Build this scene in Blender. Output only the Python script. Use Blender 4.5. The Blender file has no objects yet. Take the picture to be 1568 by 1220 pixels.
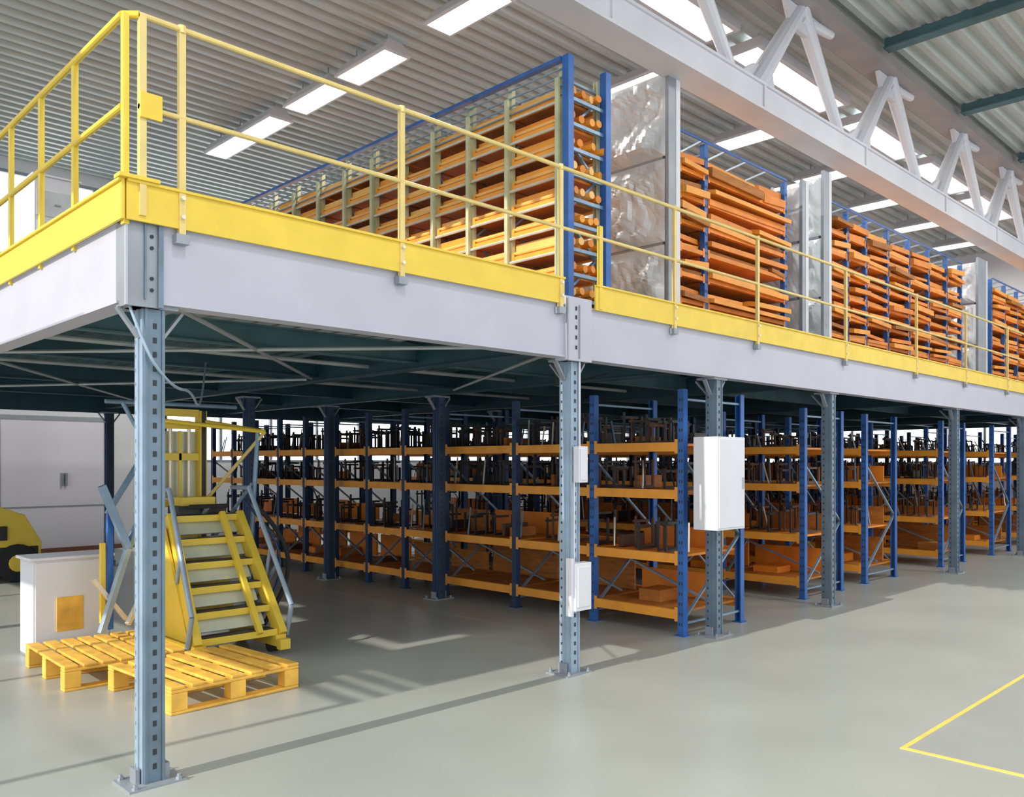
import bpy, math, random
from mathutils import Vector, Matrix, noise as mnoise
random.seed(7)
scene=bpy.context.scene

# ---------------------------------------------------------------- materials
MATS={}
def mat(key,col,rough=0.5,metal=0.0,var=0.12,scale=6.0,bump=0.0,emit=0.0,spec=0.5,stretch=None):
    m=bpy.data.materials.new(key); m.use_nodes=True
    nt=m.node_tree; b=nt.nodes['Principled BSDF']
    tc=nt.nodes.new('ShaderNodeTexCoord'); mp=nt.nodes.new('ShaderNodeMapping')
    nt.links.new(tc.outputs['Object'],mp.inputs['Vector'])
    if stretch: mp.inputs['Scale'].default_value=stretch
    n=nt.nodes.new('ShaderNodeTexNoise'); n.inputs['Scale'].default_value=scale; n.inputs['Detail'].default_value=5
    nt.links.new(mp.outputs['Vector'],n.inputs['Vector'])
    r=nt.nodes.new('ShaderNodeValToRGB')
    c=Vector(col)
    a=c*(1-var); d=c*(1+var)
    r.color_ramp.elements[0].position=0.3; r.color_ramp.elements[1].position=0.7
    r.color_ramp.elements[0].color=(*[min(1,k) for k in a],1)
    r.color_ramp.elements[1].color=(*[min(1,k) for k in d],1)
    nt.links.new(n.outputs['Fac'],r.inputs['Fac'])
    nt.links.new(r.outputs['Color'],b.inputs['Base Color'])
    b.inputs['Roughness'].default_value=rough; b.inputs['Metallic'].default_value=metal
    b.inputs['Specular IOR Level'].default_value=spec
    if bump>0:
        bp=nt.nodes.new('ShaderNodeBump'); bp.inputs['Strength'].default_value=bump; bp.inputs['Distance'].default_value=0.02
        nt.links.new(n.outputs['Fac'],bp.inputs['Height']); nt.links.new(bp.outputs['Normal'],b.inputs['Normal'])
    if emit>0:
        nt.links.new(r.outputs['Color'],b.inputs['Emission Color']); b.inputs['Emission Strength'].default_value=emit
    MATS[key]=m
    return m
mat('floor_epoxy',(0.37,0.39,0.36),0.34,0,0.07,0.9,0.0)
mat('floor_bay',(0.32,0.34,0.325),0.38,0,0.05,1.2)
mat('line_yellow',(0.75,0.58,0.12),0.5,0,0.1)
mat('steel_paint',(0.50,0.50,0.58),0.42,0.05,0.04,2.0)
mat('steel_plate',(0.32,0.35,0.39),0.45,0.3,0.1,4.0)
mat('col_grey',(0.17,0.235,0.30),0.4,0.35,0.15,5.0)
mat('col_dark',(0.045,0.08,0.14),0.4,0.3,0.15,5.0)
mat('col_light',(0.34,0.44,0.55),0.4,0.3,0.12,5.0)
mat('slot_dark',(0.03,0.04,0.05),0.7)  # dark tone stands for shade inside slots, holes and column gaps
mat('yellow',(0.84,0.60,0.06),0.42,0,0.06,5.0)
mat('yellow_pale',(0.78,0.60,0.22),0.4,0.1,0.1,5.0)
mat('olive',(0.56,0.56,0.34),0.45,0.1,0.15,5.0)
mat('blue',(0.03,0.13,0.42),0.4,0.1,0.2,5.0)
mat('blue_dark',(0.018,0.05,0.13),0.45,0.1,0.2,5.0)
mat('blue_grey',(0.22,0.33,0.45),0.4,0.3,0.15,5.0)
mat('orange',(0.92,0.36,0.04),0.45,0,0.12,4.0)
mat('orange_b',(0.80,0.25,0.02),0.5,0,0.15,4.0)
mat('orange_l',(0.98,0.52,0.14),0.4,0,0.12,4.0)
mat('wood_brown',(0.42,0.15,0.02),0.6,0,0.25,5.0,stretch=(1,1,6))
mat('wood_pallet',(0.84,0.46,0.07),0.6,0,0.25,6.0,0.1)
mat('silver',(0.85,0.78,0.66),0.3,0.3,0.1,8.0)
mat('wrap',(0.62,0.64,0.66),0.36,0.1,0.22,2.5,0.2)
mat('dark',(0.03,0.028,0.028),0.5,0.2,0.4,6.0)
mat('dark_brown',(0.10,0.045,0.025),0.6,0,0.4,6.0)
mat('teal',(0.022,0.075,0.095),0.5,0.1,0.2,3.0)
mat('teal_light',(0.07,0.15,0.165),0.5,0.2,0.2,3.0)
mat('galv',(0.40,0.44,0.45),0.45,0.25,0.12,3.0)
mat('ceil',(0.52,0.55,0.535),0.45,0.25,0.08,1.0)
mat('truss_white',(0.66,0.66,0.71),0.45,0.05,0.05,2.0)
mat('truss_brown',(0.34,0.31,0.31),0.5,0.1,0.1,2.0)
mat('wall_white',(0.78,0.78,0.81),0.6,0,0.03,1.0)
mat('door_lilac',(0.78,0.75,0.82),0.5,0,0.03,1.0)
mat('base_red',(0.22,0.08,0.05),0.6)
mat('box_white',(0.74,0.74,0.79),0.45,0,0.03,2.0)
mat('glass_bright',(0.92,0.96,1.0),0.2,0,0.03,1.0,emit=2.2)
mat('lamp_glow',(1.0,0.98,0.94),0.3,0,0.01,1.0,emit=7.0)
mat('rubber',(0.02,0.02,0.022),0.8)
mat('pane',(0.66,0.70,0.54),0.25,0.1,0.1,4.0)

# ---------------------------------------------------------------- mesh builder
class MB:
    def __init__(s): s.v=[];s.f=[];s.m=[];s.keys=[]
    def k(s,key):
        if key not in s.keys: s.keys.append(key)
        return s.keys.index(key)
    def box(s,x0,y0,z0,x1,y1,z1,key):
        if x0>x1:x0,x1=x1,x0
        if y0>y1:y0,y1=y1,y0
        if z0>z1:z0,z1=z1,z0
        n=len(s.v)
        s.v+=[(x0,y0,z0),(x1,y0,z0),(x1,y1,z0),(x0,y1,z0),(x0,y0,z1),(x1,y0,z1),(x1,y1,z1),(x0,y1,z1)]
        s.f+=[(n,n+3,n+2,n+1),(n+4,n+5,n+6,n+7),(n,n+1,n+5,n+4),(n+1,n+2,n+6,n+5),(n+2,n+3,n+7,n+6),(n+3,n,n+4,n+7)]
        s.m+=[s.k(key)]*6
    def bar(s,p,q,w,h,key,roll=0):
        p=Vector(p);q=Vector(q);d=(q-p).normalized()
        up=Vector((0,0,1)) if abs(d.z)<0.95 else Vector((0,1,0))
        a=d.cross(up).normalized(); b=a.cross(d).normalized()
        n=len(s.v)
        for c in (p,q):
            for (i,j) in ((-1,-1),(1,-1),(1,1),(-1,1)):
                s.v.append(tuple(c+a*(i*w/2)+b*(j*h/2)))
        s.f+=[(n,n+1,n+2,n+3),(n+7,n+6,n+5,n+4)]
        for i in range(4):
            j=(i+1)%4; s.f.append((n+i,n+4+i,n+4+j,n+j))
        s.m+=[s.k(key)]*6
    def tube(s,p,q,r,key,n=8,r2=None):
        if r2 is None: r2=r
        p=Vector(p);q=Vector(q);d=(q-p).normalized()
        up=Vector((0,0,1)) if abs(d.z)<0.95 else Vector((0,1,0))
        a=d.cross(up).normalized(); b=a.cross(d).normalized()
        o=len(s.v)
        for c,rr in ((p,r),(q,r2)):
            for i in range(n):
                t=2*math.pi*i/n; s.v.append(tuple(c+a*(rr*math.cos(t))+b*(rr*math.sin(t))))
        for i in range(n):
            j=(i+1)%n; s.f.append((o+i,o+n+i,o+n+j,o+j))
        s.f.append(tuple(o+i for i in range(n))); s.f.append(tuple(o+n+i for i in reversed(range(n))))
        s.m+=[s.k(key)]*(n+2)
    def path(s,pts,r,key,n=8):
        for a,b in zip(pts[:-1],pts[1:]): s.tube(a,b,r,key,n)
    def prism(s,prof,axis,a0,a1,key):
        o=len(s.v);N=len(prof)
        for a in (a0,a1):
            for (u,w) in prof:
                s.v.append({'x':(a,u,w),'y':(u,a,w),'z':(u,w,a)}[axis])
        for i in range(N):
            j=(i+1)%N; s.f.append((o+i,o+j,o+N+j,o+N+i))
        s.f.append(tuple(o+i for i in reversed(range(N)))); s.f.append(tuple(o+N+i for i in range(N)))
        s.m+=[s.k(key)]*(N+2)
    def strip(s,prof,axis,a0,a1,key):
        o=len(s.v);N=len(prof)
        for a in (a0,a1):
            for (u,w) in prof: s.v.append({'x':(a,u,w),'y':(u,a,w)}[axis])
        for i in range(N-1): s.f.append((o+i,o+i+1,o+N+i+1,o+N+i))
        s.m+=[s.k(key)]*(N-1)
    def obj(s,name,bevel=0,parent=None,recalc=True):
        me=bpy.data.meshes.new(name); me.from_pydata(s.v,[],s.f)
        for k in s.keys: me.materials.append(MATS[k])
        me.polygons.foreach_set('material_index',s.m); me.update()
        if recalc:
            import bmesh
            bm=bmesh.new(); bm.from_mesh(me); bmesh.ops.recalc_face_normals(bm,faces=bm.faces); bm.to_mesh(me); bm.free()
        o=bpy.data.objects.new(name,me); scene.collection.objects.link(o)
        if bevel:
            md=o.modifiers.new('bevel','BEVEL'); md.width=bevel; md.segments=2; md.limit_method='ANGLE'; md.angle_limit=1.0
        if parent: o.parent=parent
        return o

# ---------------------------------------------------------------- room shell
X0,X1,Y0,Y1,ZC=-9.0,25.0,-7.0,17.7,7.3
RX0,RY0=-0.6,-1.0     # roof edge, cut short out of view so the sun reaches the floor
b=MB(); b.box(X0,Y0,-0.1,X1,Y1,0,'floor_epoxy'); b.obj('floor')
b=MB(); b.box(5.235,-4,0.0,12,1.97,0.002,'floor_bay')
b.box(5.2,-4,0.0,5.235,2.0,0.004,'line_yellow'); b.box(5.235,1.97,0.0,12,2.0,0.004,'line_yellow'); b.obj('floor_marking')
b=MB()
prof=[];y=RY0;p=0.24
while y<Y1:
    prof+=[(y,ZC),(y+0.08,ZC),(y+0.12,ZC+0.08),(y+0.20,ZC+0.08)]; y+=p
b.strip(prof,'x',RX0,X1,'ceil')
b.box(RX0,RY0,ZC+0.09,X1,Y1,ZC+0.15,'ceil')
b.obj('ceiling',recalc=False)
b=MB()
b.box(X0,Y1,0,X1,Y1+0.2,1.7,'wall_white'); b.box(X0,Y1,3.2,X1,Y1+0.2,5.5,'wall_white'); b.box(X0,Y1,7.1,X1,Y1+0.2,ZC+0.1,'wall_white')
b.box(X0,Y1,5.5,4.2,Y1+0.2,7.1,'wall_white'); b.box(11.0,Y1,5.5,X1,Y1+0.2,7.1,'wall_white'); b.box(X0,Y1,1.7,7.3,Y1+0.2,3.2,'wall_white')
b.obj('wall_back')
def ribbon(name,xa,xb,z0,z1,step=1.2):
    b=MB(); b.box(xa,Y1+0.08,z0,xb,Y1+0.12,z1,'glass_bright')
    x=xa
    while x<=xb: b.box(x-0.03,Y1,z0+0.061,x+0.03,Y1+0.079,z1-0.061,'steel_plate'); x+=step
    b.box(xa,Y1,z0,xb,Y1+0.079,z0+0.06,'steel_plate'); b.box(xa,Y1,z1-0.06,xb,Y1+0.079,z1,'steel_plate')
    b.obj(name)
ribbon('window_1',7.3,X1,1.7,3.2); ribbon('window_3',4.2,11.0,5.5,7.1,1.7)
b=MB()
b.box(X1,Y0,0,X1+0.2,Y1,1.7,'wall_white'); b.box(X1,Y0,3.0,X1+0.2,Y1,ZC+0.1,'wall_white'); b.box(X1,Y0,1.7,X1+0.2,5.0,3.0,'wall_white')
b.obj('wall_right')
b=MB(); b.box(X1+0.08,5.0,1.7,X1+0.12,Y1,3.0,'glass_bright')
y=5.0
while y<Y1: b.box(X1,y-0.03,1.7,X1+0.079,y+0.03,3.0,'steel_plate'); y+=1.2
b.obj('window_2')
# unseen wall added to shape the sun: its openings and slots cast floor streaks
WX=-4.0; YA=5.15
b=MB()
def mask_box(y0,y1,z0,z1): b.box(WX-0.02,y0,z0,WX,y1,z1,'wall_white')
mask_box(YA,Y1,0,0.25)
mask_box(YA,5.9,4.05,4.13); mask_box(YA,5.9,4.19,4.26); mask_box(YA,5.9,4.31,4.40); mask_box(YA,5.9,4.44,4.76); mask_box(5.9,Y1,4.05,4.76)
mask_box(YA,6.35,4.76,5.30); mask_box(6.35,6.50,5.26,5.30)
mask_box(6.50,8.7,4.88,5.30)
mask_box(8.7,Y1,4.76,5.05); mask_box(8.7,9.0,5.05,5.13); mask_box(9.5,Y1,5.05,5.13); mask_box(8.7,Y1,5.13,5.30)
mask_box(YA,Y1,5.30,5.64)
mask_box(YA,Y1,6.35,ZC+0.1)
y=YA
while y<Y1: b.box(WX-0.08,y,0.25,WX-0.021,y+0.06,4.05,'steel_plate'); y+=2.4
b.obj('sun_mask_left')
b=MB(); b.box(X0,Y1-0.03,0,2.5,Y1,0.09,'base_red'); b.box(2.6,Y1-0.1,0,X1,Y1-0.075,0.08,'base_red'); b.obj('baseboard_back')
b=MB()
b.box(2.6,Y1-0.07,0.08,6.04,Y1-0.03,2.5,'door_lilac')
b.box(2.6,Y1-0.085,0.86,6.04,Y1-0.07,0.88,'steel_plate')
b.box(4.22,Y1-0.086,0.09,4.235,Y1-0.07,2.49,'steel_plate')
b.box(6.04,Y1-0.09,0.0,6.12,Y1-0.02,2.5,'steel_plate'); b.box(2.6,Y1-0.09,2.5,6.12,Y1-0.02,2.58,'steel_plate')
b.box(5.25,Y1-0.13,1.25,5.29,Y1-0.07,1.5,'steel_plate'); b.box(5.32,Y1-0.13,1.25,5.36,Y1-0.07,1.5,'steel_plate')
b.obj('door_1')

# ---------------------------------------------------------------- roof structure
def truss(name,Y,zl,zu,xa,xb,nodes):
    b=MB()
    w=0.16
    b.box(xa,Y-w,zl,xb,Y+w,zl+0.03,'truss_white'); b.box(xa,Y-w,zl+0.27,xb,Y+w,zl+0.30,'truss_white')
    b.box(xa,Y-w+0.02,zl+0.03,xb,Y+w-0.02,zl+0.27,'truss_white')
    b.box(xa,Y-0.14,zu+0.025,xb,Y+0.14,zu+0.22,'truss_brown'); b.box(xa,Y-0.2,zu,xb,Y+0.2,zu+0.025,'truss_brown')
    for i,x in enumerate(nodes):
        b.tube((x,Y,zl+0.28),(x+1.1,Y,zu+0.02),0.13,'truss_white',12,0.08)
        b.tube((x+2.2,Y,zl+0.30),(x+1.1,Y,zu+0.02),0.06,'truss_white',12,0.10)
        b.tube((x+1.1,Y,zu-0.1),(x+1.9,Y,zu-0.02),0.07,'truss_white',12,0.05)
        b.prism([(x-0.4,zl+0.305),(x+0.45,zl+0.305),(x+0.38,zl+0.62),(x-0.02,zl+0.55)],'y',Y-0.03,Y+0.03,'truss_white')
        b.prism([(x+0.7,zu-0.005),(x+1.5,zu-0.005),(x+1.4,zu-0.28),(x+0.85,zu-0.28)],'y',Y-0.03,Y+0.03,'truss_white')
        b.box(x-0.02,Y-w+0.001,zl+0.031,x+0.02,Y-w+0.019,zl+0.269,'truss_white')
    return b.obj(name)
truss('roof_truss',4.8,5.5,7.05,RX0,X1,[0.6,3.2,5.8,8.4,11.0,13.9,16.4,18.9,21.4])
b=MB()
for x in [2.5,5.5,8.5,11.45,14.4,17.4,20.4,23.4]:
    b.box(x-0.05,RY0,7.171,x+0.05,4.58,7.2+0.09,'teal_light'); b.box(x-0.09,RY0,7.15,x+0.09,4.58,7.17,'teal_light')
b.obj('roof_purlin')
b=MB()
for xs in [(6.8,9.6),(10.2,12.8),(13.6,15.8),(16.4,18.6),(19.2,21.4)]:
    b.box(xs[0],5.75,7.22,xs[1],6.15,7.26,'glass_bright')
    b.box(xs[0]-0.05,5.68,7.18,xs[1]+0.05,5.75,7.3,'truss_white'); b.box(xs[0]-0.05,6.15,7.18,xs[1]+0.05,6.22,7.3,'truss_white')
    b.box(xs[0]-0.05,5.75,7.18,xs[0],6.15,7.3,'truss_white'); b.box(xs[1],5.75,7.18,xs[1]+0.05,6.15,7.3,'truss_white')
b.obj('skylight')

def lamp(x,y,L=1.15,W=0.42,along='y'):
    b=MB(); z=7.0
    hx,hy=(W/2,L/2) if along=='y' else (L/2,W/2)
    b.v+=[(x-hx,y-hy,z),(x+hx,y-hy,z),(x+hx,y+hy,z),(x-hx,y+hy,z),(x-hx*.5,y-hy*.92,z+0.16),(x+hx*.5,y-hy*.92,z+0.16),(x+hx*.5,y+hy*.92,z+0.16),(x-hx*.5,y+hy*.92,z+0.16)]
    b.f+=[(0,3,2,1),(4,5,6,7),(0,1,5,4),(1,2,6,5),(2,3,7,6),(3,0,4,7)]; b.m+=[b.k('truss_white')]*6
    b.box(x-hx+0.03,y-hy+0.03,z-0.015,x+hx-0.03,y+hy-0.03,z-0.002,'lamp_glow')
    for (a,c,d,e) in ((-hx,-hy,hx,-hy+0.03),(-hx,hy-0.03,hx,hy),(-hx,-hy+0.03,-hx+0.03,hy-0.03),(hx-0.03,-hy+0.03,hx,hy-0.03)):
        b.box(x+a,y+c,z-0.03,x+d,y+e,z-0.001,'truss_white')
    for s in (-1,1):
        b.tube((x,y+s*hy*.6,z+0.15),(x,y+s*hy*.6,ZC+0.03),0.012,'steel_plate',6)
    b.obj('ceiling_lamp')
for y in (7.5,9.45,10.85,12.4,13.5): lamp(6.65,y)
for x in (9.65,12.5,15.2,17.6,19.9,22.3): lamp(x,7.1,1.25,0.5)
for x in (12.0,16.5,20.5): lamp(x,10.5,1.25,0.5)
for x in (2.0,10,15,20): lamp(x,1.0,1.15,0.42)

# ---------------------------------------------------------------- mezzanine
ZB,ZT,ZD=2.53,2.955,3.0
FX,FY=1.65,4.50
SA,SB=5.0,5.31
MX1,MY1=24.6,15.0
b=MB()
b.box(FX+0.15,FY+0.15,ZT+0.001,MX1,MY1-0.03,ZD,'teal')
b.obj('mezzanine_deck')
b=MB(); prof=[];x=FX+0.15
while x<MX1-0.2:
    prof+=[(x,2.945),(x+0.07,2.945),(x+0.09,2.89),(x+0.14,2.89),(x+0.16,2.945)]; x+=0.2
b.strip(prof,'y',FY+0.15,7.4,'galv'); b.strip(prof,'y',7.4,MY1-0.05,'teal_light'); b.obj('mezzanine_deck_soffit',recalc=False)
def channelX(b,xa,xb,yf,z0,z1,d,key,t=0.012):
    b.box(xa,yf,z0,xb,yf+t,z1,key); b.box(xa,yf+t,z0,xb,yf+d,z0+t,key); b.box(xa,yf+t,z1-t,xb,yf+d,z1,key)
    b.box(xa,yf+d-t,z0+t,xb,yf+d,z0+0.04,key)
def channelY(b,ya,yb,xf,z0,z1,d,key,t=0.012):
    b.box(xf,ya,z0,xf+t,yb,z1,key); b.box(xf+t,ya,z0,xf+d,yb,z0+t,key); b.box(xf+t,ya,z1-t,xf+d,yb,z1,key)
    b.box(xf+d-t,ya,z0+t,xf+d,yb,z0+0.04,key)
b=MB()
channelX(b,FX+0.186,SA,FY,ZB,ZT,0.12,'steel_paint')
channelX(b,SB,MX1,FY,ZB,ZT,0.12,'steel_paint')
for (xa,xb) in ((FX+0.186,SA),(SB,MX1)):
    b.box(xa,FY-0.012,ZB,xb,FY,ZB+0.014,'steel_paint'); b.box(xa,FY-0.012,ZT-0.014,xb,FY,ZT,'steel_paint')
b.box(SA,FY-0.02,ZB-0.02,SB,FY+0.1,ZT+0.06,'steel_paint')
b.box(SA,FY-0.035,ZB-0.02,SA+0.015,FY-0.02,ZT+0.04,'steel_plate'); b.box(SA+0.15,FY-0.03,ZB,SA+0.162,FY-0.02,ZT,'steel_plate')
for z in (2.60,2.68,2.76,2.84,2.91):
    b.box(SA+0.11,FY-0.026,z,SA+0.125,FY-0.019,z+0.03,'slot_dark')
b.box(FX,FY,ZB-0.02,FX+0.18,FY+0.14,ZT+0.05,'steel_plate')
b.box(FX+0.16,FY-0.02,ZB-0.02,FX+0.185,FY,ZT+0.05,'col_grey'); b.box(FX-0.008,FY-0.012,ZB-0.02,FX+0.005,FY,ZT+0.05,'steel_paint')
b.box(FX+0.09,FY-0.012,ZB+0.02,FX+0.10,FY,ZT,'col_grey')
for z in (2.60,2.66,2.82,2.88):
    b.tube((FX+0.13,FY-0.006,z),(FX+0.13,FY,z),0.010,'slot_dark',8)
channelY(b,FY+0.14,MY1,FX,ZB,ZT,0.12,'steel_paint')
b.box(FX-0.012,FY+0.1,ZB,FX,MY1,ZB+0.014,'steel_paint'); b.box(FX-0.012,FY+0.1,ZT-0.014,FX,MY1,ZT,'steel_paint')
b.box(FX+0.13,MY1-0.02,ZB,MX1,MY1+0.05,ZT,'teal')
b.obj('mezzanine_edge_beam')
b=MB()
CX=[1.81,5.17,7.31,9.8,14.07,17.6,21.0,24.2]
for x in CX[1:]:
    b.box(x-0.05,FY+0.13,2.6,x+0.05,MY1-0.03,2.62,'teal'); b.box(x-0.006,FY+0.13,2.62,x+0.006,MY1-0.03,2.86,'teal'); b.box(x-0.05,FY+0.13,2.86,x+0.05,MY1-0.03,2.88,'teal')
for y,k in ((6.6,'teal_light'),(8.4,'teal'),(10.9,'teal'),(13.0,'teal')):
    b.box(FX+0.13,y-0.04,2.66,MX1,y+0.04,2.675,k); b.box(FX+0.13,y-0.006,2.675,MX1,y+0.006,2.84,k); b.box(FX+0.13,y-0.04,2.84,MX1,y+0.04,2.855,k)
for (p,q) in (((1.8,4.7,2.64),(5.1,8.4,2.64)),((1.8,8.4,2.64),(5.1,4.7,2.64)),((5.2,4.7,2.64),(7.2,8.4,2.64)),((1.8,8.5,2.64),(5.1,13.4,2.64)),((5.1,8.5,2.64),(1.8,13.4,2.64))):
    b.tube(p,q,0.016,'galv',8)
for y in (5.3,7.4,9.3): b.tube((1.8,y,2.7),(9.5,y,2.7),0.022,'galv',8)
b.obj('mezzanine_joists')

def column(x,y,style='std',h=ZB,s=0.06):
    b=MB()
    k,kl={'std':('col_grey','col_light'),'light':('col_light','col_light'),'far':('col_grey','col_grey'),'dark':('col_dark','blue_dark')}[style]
    b.box(x-s*.8,y-s*.8,0.012,x+s*.8,y+s*.8,h-0.021,'slot_dark')  # dark core puts the shade of the corner gaps into its colour
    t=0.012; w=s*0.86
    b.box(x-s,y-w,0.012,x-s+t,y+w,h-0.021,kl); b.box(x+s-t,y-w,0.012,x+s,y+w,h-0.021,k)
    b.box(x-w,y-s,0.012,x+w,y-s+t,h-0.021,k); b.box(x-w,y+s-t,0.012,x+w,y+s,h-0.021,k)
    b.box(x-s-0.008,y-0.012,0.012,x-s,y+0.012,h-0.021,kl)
    for dx in (-w,w-0.014): b.box(x+dx,y-s-0.008,0.012,x+dx+0.014,y-s,h-0.021,k)
    z=0.08
    while z<h-0.05:
        b.box(x-0.008,y-s-0.002,z,x+0.012,y-s+0.001,z+0.03,'slot_dark')
        b.box(x-s-0.001,y+0.022,z,x-s+0.001,y+0.036,z+0.02,'slot_dark')
        z+=0.075
    b.box(x-0.15,y-0.12,0,x+0.15,y+0.12,0.012,'steel_plate')
    for dx in (-0.115,0.115):
        for dy in (-0.10,0.10):
            b.tube((x+dx,y+dy,0.012),(x+dx,y+dy,0.04),0.010,'steel_plate',6); b.tube((x+dx,y+dy,0.012),(x+dx,y+dy,0.024),0.018,'steel_plate',6)
    b.box(x-s-0.03,y-0.04,0.012,x-s-0.009,y+0.04,0.09,'steel_plate'); b.box(x+s,y-0.04,0.012,x+s+0.03,y+0.04,0.09,'steel_plate')
    b.box(x-0.12,y-0.08,h-0.02,x+0.12,y+0.12,h-0.001,'steel_plate')
    for dx in (-1,1):
        b.bar((x+dx*s,y,h-0.17),(x+dx*0.17,y,h-0.02),0.04,0.015,'steel_plate')
    b.bar((x,y+s,h-0.17),(x,y+0.2,h-0.02),0.04,0.015,'steel_plate')
    return b.obj('mezzanine_column')
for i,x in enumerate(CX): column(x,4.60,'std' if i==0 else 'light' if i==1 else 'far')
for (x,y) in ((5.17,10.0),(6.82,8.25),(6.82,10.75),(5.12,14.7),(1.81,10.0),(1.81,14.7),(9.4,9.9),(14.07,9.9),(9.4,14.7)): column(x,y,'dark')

# guard rail
b=MB(); r=0.016
RY=FY-0.035; RX=1.64
zt,zm=4.0,3.53
posts=[1.925,3.38,4.92,5.40,6.45,7.92,9.98,12.2,14.2,16.3,18.4,20.5,22.6]
b.tube((RX+0.06,RY,zt),(MX1,RY,zt),r,'yellow_pale',10)
b.tube((RX+0.06,RY,zm),(MX1,RY,zm),r*.9,'yellow_pale',10)
for i,x in enumerate(posts):
    if i==3:
        b.box(x-0.02,RY-0.012,2.95,x+0.02,RY+0.018,zm+0.1,'yellow'); continue
    b.box(x-0.018,RY-0.012,2.90,x+0.018,RY+0.018,zt,'yellow_pale')
    b.box(x-0.035,RY-0.02,2.86,x+0.035,RY+0.03,2.91,'steel_plate')
    b.tube((x,RY-0.03,3.0),(x,RY,3.0),0.012,'silver',6); b.tube((x,RY-0.03,3.1),(x,RY,3.1),0.012,'silver',6)
    b.tube((x,RY,zt-0.02),(x,RY,zt+0.02),0.022,'yellow_pale',8)
ty=3.145
b.box(RX,RY-0.004,ZT-0.015,4.96,RY+0.012,ty,'yellow'); b.box(RX,RY-0.018,ty-0.014,4.96,RY-0.0045,ty,'yellow')
b.box(5.34,RY-0.004,ZT-0.015,MX1,RY+0.012,ty,'yellow'); b.box(5.34,RY-0.018,ty-0.014,MX1,RY-0.0045,ty,'yellow')
b.tube((RX,RY+0.06,zt),(RX,MY1,zt),r*1.2,'yellow',10); b.tube((RX,RY+0.06,zm),(RX,MY1,zm),r*1.1,'yellow',10)
b.tube((RX,RY+0.06,zt),(RX+0.065,RY,zt),r*1.2,'yellow',10)
for y in (RY+0.04,5.27,5.9,6.57,7.25,7.95,8.8,9.7,10.6,11.5,12.5,13.5,14.5):
    b.box(RX-0.008,y-0.02,2.92,RX+0.02,y+0.02,zt,'yellow')
b.box(RX+0.06,RY-0.015,2.97,RX+0.095,RY+0.02,zt,'yellow_pale')
b.box(RX-0.025,RY,ZT-0.015,RX-0.01,MY1,ty,'yellow'); b.box(RX-0.04,RY,ty-0.014,RX-0.026,MY1,ty,'yellow')
b.box(RX-0.045,RY-0.03,ty+0.001,RX+0.16,RY+0.05,ty+0.02,'yellow')
b.box(RX+0.06,RY-0.03,3.47,RX+0.17,RY-0.016,3.60,'yellow')
b.obj('guard_rail')

# ---------------------------------------------------------------- racks
def rack(name,x0,y0,along,us,depth,z0,h,levels,post='blue',mid=None,beam='orange',bh=0.09,content=None,pw=0.07,brace=True,deck=True,xbrace=True,proud=0):
    b=MB()
    def W(u,v,z): return (x0+v,y0+u,z) if along=='y' else (x0+u,y0+v,z)
    def bx(u0,v0,z_0,u1,v1,z_1,k):
        p=W(u0,v0,z_0);q=W(u1,v1,z_1); b.box(*p,*q,k)
    for i,u in enumerate(us):
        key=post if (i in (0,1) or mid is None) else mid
        if proud:
            bx(u-0.02,-0.055,z0,u+0.02,-0.03,z0+h-0.12,key); bx(u-0.005,-0.03,z0,u+0.005,0,z0+h-0.2,key)
        for v in (0,depth):
            s=1 if v==0 else -1
            bx(u-pw/2,v,z0,u+pw/2,v+s*0.012,z0+h,key)
            bx(u-pw/2,v+s*0.012,z0,u-pw/2+0.012,v+s*pw,z0+h,key); bx(u+pw/2-0.012,v+s*0.012,z0,u+pw/2,v+s*pw,z0+h,key)
            bx(u-pw*.8,v-s*0.02,z0,u+pw*.8,v+s*(pw+0.02),z0+0.01,key)
            if v==0 and not proud:
                z=z0+0.1
                while z<z0+h-0.1:
                    bx(u-0.02,v-0.0015,z,u-0.008,v,z+0.03,'slot_dark'); bx(u+0.008,v-0.0015,z,u+0.02,v,z+0.03,'slot_dark'); z+=0.1
        if brace:
            z=z0+0.15;f=0;st=max(0.3,depth*0.7)
            while z+st<z0+h:
                va,vb=(0.04,depth-0.04) if f==0 else (depth-0.04,0.04)
                b.bar(W(u,va,z),W(u,vb,z+st),0.03,0.02,'blue_grey'); z+=st; f=1-f
            b.bar(W(u,0.04,z0+0.12),W(u,depth-0.04,z0+0.12),0.03,0.02,'blue_grey')
            b.bar(W(u,0.04,z0+h-0.1),W(u,depth-0.04,z0+h-0.1),0.03,0.02,'blue_grey')
    for i in range(len(us)-1):
        ua,ub=us[i]+pw/2,us[i+1]-pw/2
        for li,z in enumerate(levels):
            for v in (0.0,depth-0.045):
                bx(ua,v,z-bh,ub,v+0.045,z,beam)
                if v==0: bx(ua,v-0.004,z-bh-0.02,ua+0.035,v-0.0005,z+0.03,beam); bx(ub-0.035,v-0.004,z-bh-0.02,ub,v-0.0005,z+0.03,beam)
            if deck: bx(ua,0.045,z-0.035,ub,depth-0.045,z-0.012,'orange_b' if li%2 else 'wood_brown')
            nz=levels[li+1]-bh-0.02 if li+1<len(levels) else z0+h
            if content: content(b,W,bx,ua,ub,depth,z,nz,li,len(levels))
        if xbrace:
            if i%2==0:
                b.bar(W(ua,depth+0.005,z0+0.2),W(ub,depth+0.005,z0+h*0.5),0.02,0.014,'blue_grey'); b.bar(W(ub,depth+0.02,z0+0.2),W(ua,depth+0.02,z0+h*0.5),0.02,0.014,'blue_grey')
            b.bar(W(ua,depth*.5,levels[0]+0.02),W(ub,depth*.5,levels[1]-0.15),0.03,0.02,'blue_grey')
    return b.obj(name)

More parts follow.
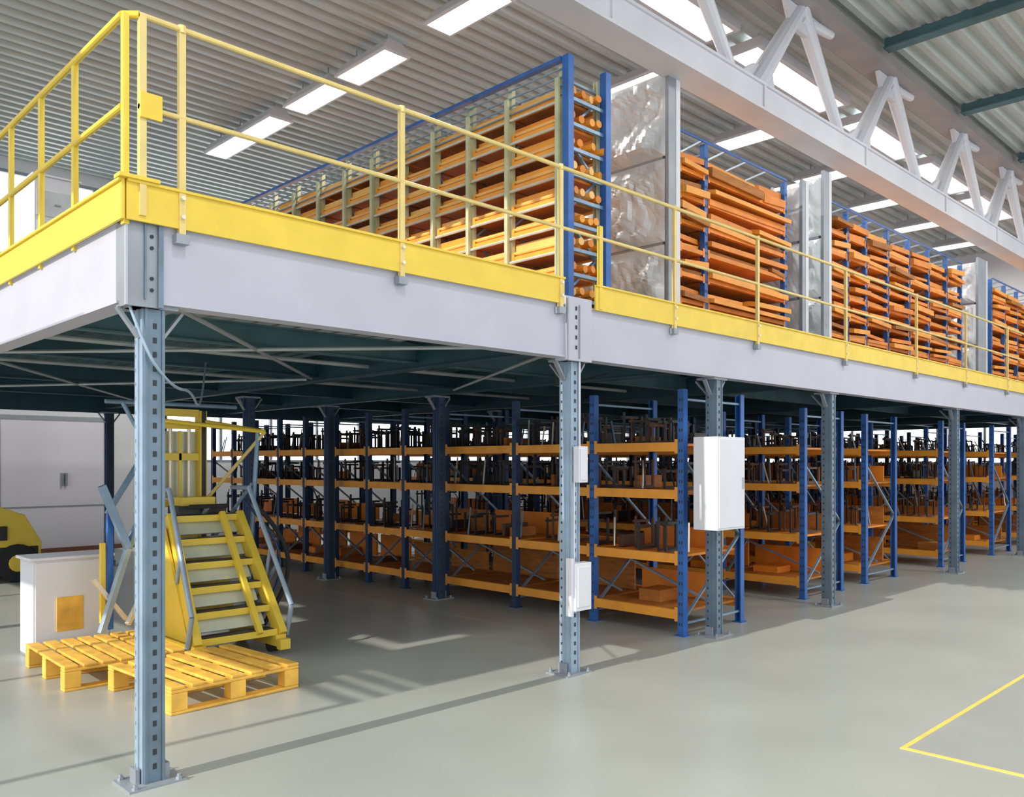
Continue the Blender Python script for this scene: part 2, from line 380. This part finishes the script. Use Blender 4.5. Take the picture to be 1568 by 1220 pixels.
def make_content(topmax):
  def dark_content(b,W,bx,ua,ub,d,z,nz,li,n):
    gap=nz-z
    if li==0:
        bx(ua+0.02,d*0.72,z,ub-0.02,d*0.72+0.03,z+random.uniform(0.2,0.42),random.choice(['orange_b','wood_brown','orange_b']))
        for k in range(2):
            if random.random()<0.35:
                u=ua+random.uniform(0.02,(ub-ua)*0.5); w=random.uniform(0.25,0.45); v=random.uniform(0.2,0.4)
                bx(u,v,z-0.01,min(u+w,ub-0.03),v+0.35,z+random.uniform(0.04,0.12),random.choice(['wood_brown','orange_b','dark_brown']))
        return
    if random.random()<(0,0.8,0.3,0.0)[li]:
        bx(ua+0.02,d*0.75,z,ub-0.02,d*0.75+0.02,z+random.uniform(0.12,0.30),random.choice(['orange_b','wood_brown']))
    u=ua+0.04
    dens={1:0.12,2:0.085,3:0.06}.get(li,0.07)
    while u<ub-0.06:
        hgt=random.uniform(0.55,0.97)*min(gap,topmax if li==n-1 else 0.44); v=random.uniform(0.06,0.4)
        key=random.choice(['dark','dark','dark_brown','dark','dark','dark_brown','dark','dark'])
        t=random.random()
        if t<0.66:
            bx(u,v,z,u+0.018,v+0.022,z+hgt,key); bx(u,v+0.022,z,u+0.018,v+0.3,z+0.025,key); bx(u-0.02,v-0.001,z+hgt*0.8,u+0.04,v+0.22,z+hgt*0.8+0.025,key)
            bx(u,v+0.3,z,u+0.02,v+0.33,z+hgt*0.9,key)
        elif t<0.72:
            bx(u,v+0.1,z,u+0.05,v+0.5,z+hgt*0.4,random.choice(['dark_brown','wood_brown','dark']))
        else:
            p=W(u,v,z);q=W(u+random.uniform(0.05,0.15),v+0.1,z+hgt); b.tube(p,q,0.010,random.choice(['silver','dark','blue_grey']),6)
        u+=random.uniform(dens*0.7,dens*1.6)
  return dark_content
lv=[0.25,0.80,1.43,1.90]
U1=[0.0,1.13,2.32,3.6,4.45,5.3,6.15,7.0,7.8,8.6,9.4,10.2]
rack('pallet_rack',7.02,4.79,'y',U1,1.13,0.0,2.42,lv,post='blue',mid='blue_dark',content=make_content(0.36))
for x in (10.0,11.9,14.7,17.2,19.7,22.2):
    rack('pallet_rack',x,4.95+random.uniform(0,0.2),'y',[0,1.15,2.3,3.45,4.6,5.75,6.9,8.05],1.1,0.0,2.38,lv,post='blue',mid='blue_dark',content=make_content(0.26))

# upper racks
def boards_y(b,W,bx,ua,ub,d,z,nz,li,n):
    gap=min(0.17,max(0.05,nz-z))
    b.tube(W(ua-0.03,-0.016,z-0.055),W(ub+0.03,-0.016,z-0.055),0.013,'silver',6)  # silver tube, also standing in for the white highlight line
    b.tube(W(ua,0.03,z+0.03),W(ub,0.03,z+0.03),0.018,'orange_l',8)  # lighter orange tube put in as a highlight along the shelf front
    v=0.06
    while v<d-0.1:
        w=random.uniform(0.08,0.16); hh=random.uniform(0.4,0.8)*gap
        o=random.uniform(-0.02,0.02)
        bx(ua,v+o,z,ub,min(d-0.02,v+w+o),z+hh,random.choice(['orange_b','orange','orange','orange_l','orange']))
        v+=w+0.02
ulv=[3.13+0.215*i for i in range(9)]
US=[0.0,0.62,1.15,1.68,2.2,2.72,3.25,3.8,4.35,4.9,5.5,6.1,6.7,7.3,7.9]
ob=rack('shelving_rack',5.42,4.92,'y',US,0.50,ZD,2.10,ulv,post='olive',mid='olive',beam='orange',bh=0.045,content=boards_y,pw=0.045,brace=True,xbrace=False,proud=1)
b=MB()
for xx in (5.42,5.92): b.box(xx-0.035,4.80,ZD,xx+0.035,4.87,ZD+2.16,'blue')
for k in range(5): b.box(5.395,4.88,4.84+k*0.072,5.407,12.8,4.852+k*0.072,'blue_grey')
b.box(5.37,4.88,ZD+2.125,5.43,12.85,ZD+2.155,'blue')
for z in ulv:
    b.bar((5.44,4.85,z-0.03),(5.92,4.85,z-0.03),0.03,0.03,'blue_grey')
    for k in range(4):
        x=5.49+k*0.12+random.uniform(-.02,.02); l=random.uniform(0.02,0.14)
        if z<4.9: b.tube((x,5.0,z+0.045),(x+random.uniform(-.03,.03),4.86-l*0.3,z+0.04+random.uniform(-.01,.02)),0.034,random.choice(['orange','orange_b','orange_l','orange']),10)
b.obj('end_frame',parent=ob)

def boards_x(b,W,bx,ua,ub,d,z,nz,li,n):
    gap=min(0.24,max(0.05,nz-z)); z2=z
    layers=2; T=gap*random.uniform(0.7,0.95)/layers
    for k in range(layers):
        u=ua+0.01
        while u<ub-0.06:
            w=min(random.uniform(0.8,2.0),ub-u-0.01)
            if ub-(u+w)<0.25: w=ub-u-0.01
            t=T*random.uniform(0.5,0.85); o=random.uniform(-0.10,0.08); s=random.uniform(-0.02,0.02)
            key=random.choice(['orange_b','orange','wood_brown','orange_b','orange','orange'])
            tilt=random.uniform(-0.02,0.02)
            zc=z2+T*0.5
            n0=len(b.v)
            for (v,dz) in ((o,-0.025),(o+0.12,0.0),(d-0.1,0.0)):
                for (uu,tt) in ((u,-tilt),(u+w,tilt)):
                    for h in (-t/2,t/2):
                        b.v.append(W(uu+s*(v>0.5),v,zc+dz+tt+h))
            i=n0
            for q in range(2):
                a=i+q*4
                b.f+=[(a,a+4,a+5,a+1),(a+2,a+3,a+7,a+6),(a+1,a+5,a+7,a+3),(a,a+2,a+6,a+4)]
            b.f+=[(i,i+1,i+3,i+2),(i+8,i+10,i+11,i+9)]
            b.m+=[b.k(key)]*10
            u+=w+random.uniform(0.02,0.08)
        z2+=T
def upper(x0,us,y=5.0,top=2.07):
    o=rack('shelving_rack',x0,y,'x',us,0.95,ZD,top,[3.12+0.27*i for i in range(7)],post='blue',beam='orange_b',bh=0.045,content=boards_x,pw=0.06,xbrace=False)
    b=MB(); xa=x0; xb=x0+us[-1]
    b.box(xa,y-0.015,5.075,xb,y-0.001,5.10,'blue'); b.box(xa,y+0.93,5.075,xb,y+0.95,5.10,'blue')
    x=xa
    while x<xb-0.3: b.bar((x,y,5.09),(x+0.3,y+0.93,5.09),0.02,0.02,'blue_grey'); x+=0.45
    b.obj('top_rail',parent=o)
upper(7.28,[0,0.52,2.25])
upper(10.68,[0,0.56,1.15,1.9,2.7,3.5,4.3,5.0])
upper(17.3,[0,0.8,1.6,2.4,3.2,4.0,4.8,5.6,6.4])

def wrapped(x,y0,y1,z1,th=0.16,amp=1.0,name='film_wrapped_stack'):
    b=MB(); tiers=3; hh=(z1-ZD-0.04)/tiers
    for t in range(tiers):
        za=ZD+0.03+t*hh; zb=za+hh-0.03
        ny,nz=30,30; o=len(b.v); off=random.uniform(0,20); dx=random.uniform(-0.015,0.015)
        for i in range(nz+1):
            for j in range(ny+1):
                yy=y0+(y1-y0)*j/ny; zz=za+(zb-za)*i/nz
                n=mnoise.noise(Vector((yy*2.4+off,zz*2.0,t*5)))*0.12
                n+=abs(mnoise.noise(Vector((yy*4+off+zz*3,zz*2-yy*3,t))))*0.09
                n+=abs(mnoise.noise(Vector((yy*11+off-zz*5,zz*6,t+9))))*0.04
                e=min(1,min(j,ny-j,i,nz-i)/4.0)*amp
                b.v.append((x-th/2-n*e-0.02*e+dx,yy,zz))
        for i in range(nz):
            for j in range(ny):
                a=o+i*(ny+1)+j; b.f.append((a,a+ny+1,a+ny+2,a+1)); b.m.append(b.k('wrap'))
        b.box(x-th/2+dx+0.03,y0,za,x+th/2-0.001,y1,zb,'wrap')
        b.box(x-th/2,y0+0.03,za-0.029,x+th/2-0.002,y1-0.03,za-0.001,'steel_plate')
    b.box(x-th/2,y0-0.04,ZD,x+th/2-0.08,y0-0.001,z1+0.04,'steel_plate')
    b.box(x+th/2-0.07,y0-0.04,ZD,x+th/2,y0-0.001,z1+0.04,'box_white')
    b.box(x-th/2,y1+0.001,ZD,x+th/2,y1+0.04,z1-0.02,'steel_plate')
    b.obj(name,recalc=False)
wrapped(7.06,4.93,6.0,5.58,0.2)
wrapped(10.45,4.95,5.6,5.35,0.22,0.7)
wrapped(9.85,4.95,5.5,5.1,0.16,0.5)
wrapped(16.5,4.95,6.0,5.25,0.5,0.8)

# ---------------------------------------------------------------- cabinets on columns
b=MB(); b.box(6.85,4.27,1.07,7.33,4.531,1.94,'box_white'); b.box(6.87,4.262,1.09,7.31,4.269,1.92,'box_white'); b.box(7.27,4.25,1.45,7.29,4.262,1.56,'steel_plate')
b.obj('electrical_cabinet',bevel=0.003)
b=MB(); b.box(5.14,4.47,1.54,5.25,4.531,1.83,'box_white'); b.box(5.155,4.464,1.56,5.235,4.47,1.81,'box_white'); b.tube((5.195,4.51,1.83),(5.195,4.51,2.52),0.008,'box_white'); b.obj('junction_box',bevel=0.003)
b=MB(); b.box(5.08,4.45,0.52,5.27,4.531,0.90,'box_white'); b.box(5.10,4.442,0.55,5.25,4.45,0.87,'box_white'); b.box(5.05,4.47,0.48,5.08,4.53,0.94,'box_white'); b.tube((5.12,4.50,0.9),(5.12,4.50,1.54),0.006,'box_white'); b.obj('control_box',bevel=0.003)

# ---------------------------------------------------------------- wooden pallets
def pallet(x,y,L=1.0,Wd=1.1,rot=0,name='wooden_pallet'):
    b=MB(); h=0.19
    for i in range(7):
        a=-L/2+i*(L-0.10)/6; b.box(a,-Wd/2,h-0.022,a+0.10,Wd/2,h,'wood_pallet')
    for yy in (-Wd/2,-0.05,Wd/2-0.1):
        b.box(-L/2,yy,h-0.045,L/2,yy+0.1,h-0.0225,'wood_pallet')
        for xx in (-L/2,-0.06,L/2-0.12): b.box(xx,yy,0.0225,xx+0.12,yy+0.1,h-0.0455,'wood_pallet')
        b.box(-L/2,yy,0.0,L/2,yy+0.1,0.022,'wood_pallet')
    o=b.obj(name,bevel=0.006); o.location=(x,y,0); o.rotation_euler=(0,0,rot)
pallet(2.84,6.2,1.0,1.0,0.06); pallet(2.52,7.35,0.9,1.1,-0.03)

b=MB()
b.box(2.2,8.12,0.02,2.84,8.5,0.85,'box_white'); b.box(2.17,8.09,0.85,2.87,8.53,0.875,'box_white'); b.box(2.2,8.1,0.0,2.84,8.5,0.02,'steel_plate')
b.box(2.215,8.108,0.04,2.825,8.119,0.83,'wall_white'); b.box(2.38,8.098,0.22,2.60,8.107,0.52,'wood_pallet')
b.obj('storage_cabinet',bevel=0.004)

# ---------------------------------------------------------------- stacker
b=MB()
for x in (3.06,3.80):
    b.box(x,6.85,0.07,x+0.1,7.74,0.17,'yellow'); b.box(x,6.77,0.05,x+0.1,6.84,0.14,'yellow')
    for yy in (7.0,7.6): b.tube((x+0.01,yy,0.06),(x+0.09,yy,0.06),0.06,'rubber',14)
b.box(3.1,7.75,0.1,3.85,7.97,0.55,'yellow')
b.box(3.15,7.7,0.56,3.80,7.96,0.95,'yellow'); b.box(3.2,7.692,0.6,3.75,7.699,0.9,'yellow_pale')
b.prism([(7.0,0.18),(7.74,0.18),(7.69,1.12),(7.52,1.12)],'x',3.07,3.10,'yellow')
for x0,x1 in ((3.10,3.16),(3.88,3.80)): b.bar((x0,6.90,0.16),(x1,7.58,1.22),0.07,0.11,'yellow')
for x0,x1 in ((3.04,3.12),(3.96,3.88)):
    b.tube((x0,6.86,0.42),(x1,7.5,1.46),0.022,'col_light',10); b.tube((x0,6.86,0.42),(x0,6.95,0.14),0.022,'col_light',10); b.tube((x1,7.5,1.46),(x1,7.85,1.46),0.022,'col_light',10)
    b.tube((x0*.5+x1*.5,7.17,0.92),(x0*.5+x1*.5,7.25,0.66),0.016,'col_light',8)
b.bar((3.97,7.0,0.2),(3.92,7.8,0.9),0.02,0.035,'blue_grey'); b.bar((3.95,7.75,0.15),(3.94,7.1,0.75),0.02,0.035,'blue_grey')
N=6
for i in range(N):
    t=i/(N-1); y=6.93+0.64*t; z=0.19+1.0*t
    b.box(3.13,y-0.04,z-0.028,3.84,y+0.12,z+0.03,'yellow'); b.box(3.16,y-0.035,z+0.0305,3.81,y+0.10,z+0.036,'dark')
    if i<N-1: b.bar((3.48,y+0.09,z+0.06),(3.48,y+0.128+0.04,z+0.17),0.60,0.02,'pane')
b.bar((3.66,6.87,0.2),(3.62,7.53,1.24),0.05,0.05,'yellow')
for x in (3.17,3.62):
    b.box(x,7.98,0.1,x+0.07,8.1,2.2,'yellow'); b.box(x+0.015,7.97,0.96,x+0.055,7.979,2.2,'dark')
for z in (0.3,0.95,1.28,1.72,2.02,2.14): b.box(3.241,8.0,z,3.619,8.06,z+0.07,'yellow')
b.box(3.25,8.07,1.36,3.61,8.09,2.0,'pane'); b.box(3.42,8.0,1.36,3.45,8.02,2.0,'yellow')
for x in (3.35,3.53): b.tube((x,8.03,0.3),(x,8.03,2.1),0.02,'silver')
for (p,q) in (((3.2,8.0,2.1),(4.1,7.6,2.0)),((3.66,8.0,2.1),(4.1,7.6,2.0))): b.tube(p,q,0.02,'yellow')
b.tube((3.7,8.0,1.35),(4.1,7.6,2.0),0.018,'yellow_pale'); b.tube((3.72,8.0,0.9),(4.02,7.7,1.5),0.018,'blue_grey')
b.tube((2.75,8.0,2.25),(4.0,8.0,2.25),0.02,'blue_grey'); b.tube((2.9,8.0,2.25),(3.2,8.0,1.7),0.02,'blue_grey')
b.tube((3.98,7.75,0.15),(4.05,7.65,2.0),0.022,'blue_grey'); b.tube((3.98,7.75,0.9),(3.7,8.0,0.3),0.018,'blue_grey')
b.box(3.25,7.6,1.14,3.7,7.85,1.3,'dark'); b.tube((3.3,7.5,1.3),(3.66,7.5,1.3),0.02,'rubber'); b.tube((3.48,7.65,1.2),(3.48,7.5,1.3),0.02,'steel_plate')
b.box(3.3,7.65,1.301,3.62,7.82,1.38,'yellow')
pts=[(3.90+0.32*math.sin(math.pi*t),7.5-0.25*t,1.35-1.15*t) for t in [i/14 for i in range(15)]]
b.path(pts,0.022,'rubber'); b.path([(p[0]-0.06,p[1]+0.05,p[2]) for p in pts],0.014,'blue_dark')
b.bar((2.62,7.7,1.5),(2.84,7.7,0.95),0.06,0.06,'blue_grey'); b.bar((2.84,7.7,0.95),(2.60,7.65,0.24),0.05,0.05,'col_light')
b.bar((2.72,7.8,1.25),(2.72,7.8,0.24),0.05,0.05,'blue'); b.bar((2.66,7.8,1.0),(2.66,7.8,0.3),0.04,0.04,'yellow')
b.bar((2.84,7.7,0.95),(3.15,7.85,1.55),0.05,0.05,'blue_grey'); b.bar((2.80,7.6,0.3),(3.15,7.85,0.75),0.04,0.04,'silver'); b.bar((2.70,7.8,1.25),(3.15,7.95,1.9),0.04,0.04,'blue_grey')
b.bar((2.55,7.7,0.7),(2.84,7.75,0.32),0.035,0.035,'silver')
b.obj('pallet_stacker',bevel=0.004)

b=MB()
b.prism([(2.5,0.25),(3.78,0.25),(3.80,0.55),(3.58,0.95),(3.2,1.10),(2.5,1.05)],'y',13.6,14.4,'yellow')
b.box(2.5,13.7,1.1,3.2,14.3,1.3,'rubber')
for x in (2.8,3.48):
    for y in (13.55,14.25): b.tube((x,y,0.27),(x,y+0.2,0.27),0.27,'rubber',20)
    b.tube((x,13.53,0.27),(x,13.56,0.27),0.12,'yellow',14)
b.box(2.6,13.585,0.3,3.75,13.599,0.5,'dark')
for (x,y) in ((2.5,13.65),(2.5,14.35)): b.tube((x,y,1.0),(x,y,2.1),0.03,'dark')
b.box(3.1,13.57,0.6,3.35,13.599,0.8,'dark'); b.box(1.95,13.7,0.2,2.5,14.3,0.5,'yellow')
b.box(1.9,13.6,1.0,1.95,14.4,2.2,'dark'); b.box(1.95,13.6,2.1,2.6,14.4,2.15,'dark')
b.obj('forklift_truck',bevel=0.01)

def cable(name,pts,r,key):
    cu=bpy.data.curves.new(name,'CURVE'); cu.dimensions='3D'; cu.bevel_depth=r; cu.bevel_resolution=3
    sp=cu.splines.new('NURBS'); sp.points.add(len(pts)-1); sp.use_endpoint_u=True; sp.order_u=3
    for i,p in enumerate(pts): sp.points[i].co=(*p,1)
    cu.materials.append(MATS[key]); o=bpy.data.objects.new(name,cu); scene.collection.objects.link(o)
cable('hanging_cable',[(1.68,4.55,2.53),(1.73,4.51,2.35),(1.80,4.50,2.2),(1.95,4.6,2.1),(2.3,5.2,2.15),(2.8,6.2,2.1),(3.2,7.0,2.3),(3.5,7.6,2.62)],0.008,'col_light')
cable('hanging_cable',[(5.21,4.7,2.62),(5.6,5.2,2.45),(6.2,5.6,2.45),(6.9,5.6,2.62)],0.008,'dark')

b=MB(); b.box(2.45,9.0,ZD,2.85,9.5,4.45,'box_white')
for z in (3.3,3.6,3.9,4.2): b.box(2.47,8.99,z-0.13,2.83,8.999,z+0.12,'wrap'); b.box(2.62,8.98,z-0.02,2.68,8.989,z,'steel_plate')
b.box(2.43,8.985,4.451,2.87,9.52,4.47,'box_white'); b.obj('drawer_cabinet',bevel=0.004)
b=MB(); b.box(6.0,Y1-0.06,6.2,6.5,Y1-0.001,6.95,'blue_dark'); b.box(6.05,Y1-0.07,6.25,6.45,Y1-0.061,6.9,'blue_grey'); b.obj('wall_vent')

# ---------------------------------------------------------------- light
w=bpy.data.worlds.new('world'); scene.world=w; w.use_nodes=True
bg=w.node_tree.nodes['Background']; bg.inputs['Color'].default_value=(0.92,0.96,1.0,1); bg.inputs['Strength'].default_value=1.35
def sun(d,e,ang,col):
    l=bpy.data.lights.new('sun','SUN'); l.energy=e; l.angle=math.radians(ang); l.color=col
    o=bpy.data.objects.new('sun',l); scene.collection.objects.link(o)
    o.rotation_euler=Vector(d).to_track_quat('-Z','Y').to_euler(); return o
sun((1,-0.01,-0.55),4.0,0.4,(1,0.94,0.84))
def area(x,y,z,sx,sy,e,col=(1,0.97,0.92),rot=(0,0,0)):
    l=bpy.data.lights.new('lamp_light','AREA'); l.shape='RECTANGLE'; l.size=sx; l.size_y=sy; l.energy=e; l.color=col
    o=bpy.data.objects.new('lamp_light',l); scene.collection.objects.link(o); o.location=(x,y,z); o.rotation_euler=rot
for y in (7.5,9.45,10.85,12.4): area(6.65,y,6.95,0.4,1.1,80)
for x in (9.65,12.5,15.2,17.6,19.9,22.3): area(x,7.1,6.95,0.5,1.2,85)
for x in (2.0,10,15,20): area(x,1.0,6.95,0.4,1.1,110)

# ---------------------------------------------------------------- camera
cam=bpy.data.cameras.new('camera'); co=bpy.data.objects.new('camera',cam); scene.collection.objects.link(co)
co.location=(0,0,1.7); co.rotation_euler=(math.radians(90),0,math.radians(-44.5))
cam.sensor_width=36; cam.lens=29.96; cam.shift_y=0.0625; cam.clip_start=0.05
scene.camera=co
scene.view_settings.view_transform='Standard'
